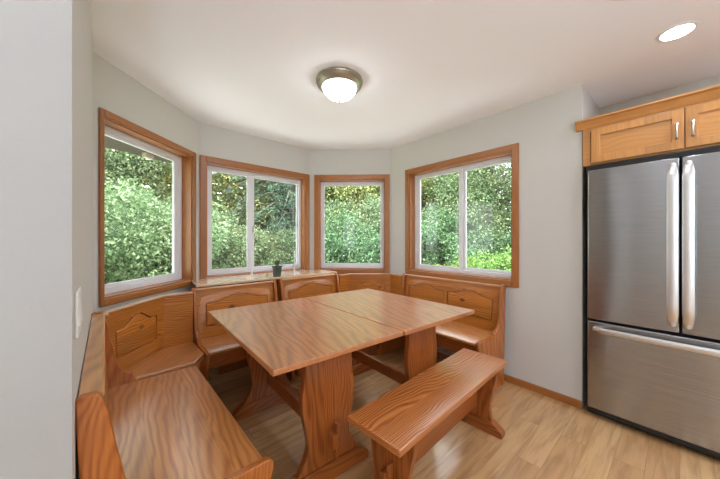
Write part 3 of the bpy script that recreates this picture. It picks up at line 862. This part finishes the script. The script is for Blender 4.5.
put(P_SH, u_sh, [(-43, 6.2, 1.0), (-37, 6.6, 1.05), (-31.5, 7.2, 1.0), (-47, 7.2, 1.1)], 'mid-green leafy bush outside the far left window', 'bush', 'leafy bushes outside the far left window')
put(P_SH, u_sh, [(-27, 7.4, .85), (-21.5, 7.6, .8)], 'mid-green leafy bush outside the left pane of the ledge window', 'bush', 'leafy bushes outside the ledge window')
put(P_DK, u_dk, [(-15, 7.6, .9), (-10, 8.0, .8)], 'deep green bush outside the right pane of the ledge window', 'bush', 'deep green bushes outside the ledge window')
put(P_DK, u_dk, [(-5, 7.6, 1.1), (.5, 7.4, 1.05), (5.5, 7.8, 1.1)], 'deep green bush low outside the narrow window', 'bush', 'deep green bushes outside the narrow window')
put(P_DK, u_dk, [(12, 8.0, 1.15), (17, 8.6, 1.1), (23, 9.0, 1.1)], 'deep green bush outside the window beside the refrigerator', 'bush', 'deep green bushes outside the right window')
put(P_BR, u_br, [(15, 6.8, .7), (20, 6.6, .8), (25, 6.4, .85), (30, 6.6, .9)], 'bright green low bush outside the window beside the refrigerator', 'bush', 'bright green bushes outside the right window')
put(P_SH, u_sh, [(-3.5, 9.0, 1.2), (2.5, 8.9, 1.15)], 'mid-green bush between the deep green bushes and the yellow-green trees outside the narrow window', 'bush', 'mid-green bushes outside the narrow window')
put(P_SH, u_sh, [(13.5, 9.4, 1.15)], 'mid-green bush outside the left pane of the window beside the refrigerator', 'bush', gb)
put(P_YE, u_ye, [(-25, 10.2, .9), (-29.5, 10.6, .85)], 'yellow-green tree outside the left pane of the ledge window', 'tree', 'yellow-green trees outside the ledge window')
put(P_YE, u_ye, [(-4, 10.6, .95), (1.5, 10.2, .95), (6, 10.8, .95)], 'yellow-green tree outside the narrow window', 'tree', 'yellow-green trees outside the narrow window')
put(P_YE, u_ye, [(13, 10.8, .95)], 'yellow-green tree outside the left pane of the window beside the refrigerator', 'tree', gt)
put(P_TM, u_tm, [(-46, 10.5, 1.0), (-41, 10.0, .95), (-36, 10.6, 1.0)], 'mid-green tree behind the bushes outside the far left window', 'tree', 'trees outside the far left window')
put(P_TM, u_tm, [(19.5, 10.6, .92), (25, 10.2, .95)], 'mid-green tree outside the right pane of the window beside the refrigerator', 'tree', 'mid-green trees outside the right window')
put(P_CO, u_co, [(-19, 9.6, 1.0), (-13.5, 9.2, 1.0), (-9, 11.5, 1.0)], 'blue-green conifer outside the right pane of the ledge window', 'tree', 'conifers outside the ledge window')
put(P_CO, u_co, [(18, 14.5, .95), (22.5, 14.0, .92)], 'dark conifer standing behind the leafy trees outside the window beside the refrigerator', 'tree', 'conifers outside the right window')
put(P_TM, u_tm, [(a, 15.5, 1.25) for a in (-50, -42, -34, -27)], 'tall mid-green tree in the far row beyond the left windows', 'tree', 'far row of trees on the left')
put(P_CO, u_co, [(a, 15.5, 1.1) for a in (-4.5, 1, 6.5)], 'dark conifer in the far row beyond the narrow window', 'tree', 'far row of conifers beyond the narrow window')
put(P_CO, u_co, [(10.5, 15.5, 1.05), (14, 16, 1.05)], 'dark conifer in the far row beyond the left pane of the right window', 'tree', 'far row of conifers beyond the right window')
put(P_CO, u_co, [(-23.5, 15.5, 1.1), (-30.5, 17, 1.1), (-18.5, 14.5, 1.), (-14, 15.5, 1.1), (-9.5, 16, 1.1), (-26, 13.5, 1.)], 'dark conifer in the far row beyond the ledge window', 'tree', 'far row of conifers beyond the ledge window')

# ------------------------------------------------------------------ daylight
w = bpy.data.worlds.new('overcast'); S.world = w; w.use_nodes = True
nt = w.node_tree; bg = nt.nodes['Background']
tc = N(nt, 'ShaderNodeTexCoord'); sp_ = N(nt, 'ShaderNodeSeparateXYZ'); L(nt, tc.outputs['Generated'], sp_.inputs[0])
L(nt, ramp(nt, sp_.outputs[2], [(0., (.85, .90, .92, 1)), (.5, (.92, .96, 1, 1)), (1., (.80, .90, 1, 1))]), bg.inputs[0])
bg.inputs[1].default_value = 3.2
l = bpy.data.lights.new('sun', 'SUN'); l.energy = 12.; l.angle = R(10); l.color = (.96, .98, 1)
o = bpy.data.objects.new('sun', l); COL.objects.link(o); o.rotation_euler = (R(27), 0, R(-20))

# ------------------------------------------------------------------ camera and output
cam = bpy.data.cameras.new('camera'); cam.sensor_width = 36; cam.lens = 14.15; cam.clip_start = .02
o = bpy.data.objects.new('camera', cam); COL.objects.link(o); o.location = (0, 0, CAMH); o.rotation_euler = (R(90), 0, 0)
S.camera = o
S.view_settings.view_transform = 'Standard'; S.view_settings.look = 'None'; S.view_settings.gamma = 1; S.view_settings.use_curve_mapping = False
S.view_settings.exposure = 0.57
S.cycles.max_bounces = 10; S.cycles.diffuse_bounces = 6; S.cycles.glossy_bounces = 5; S.cycles.transparent_max_bounces = 16
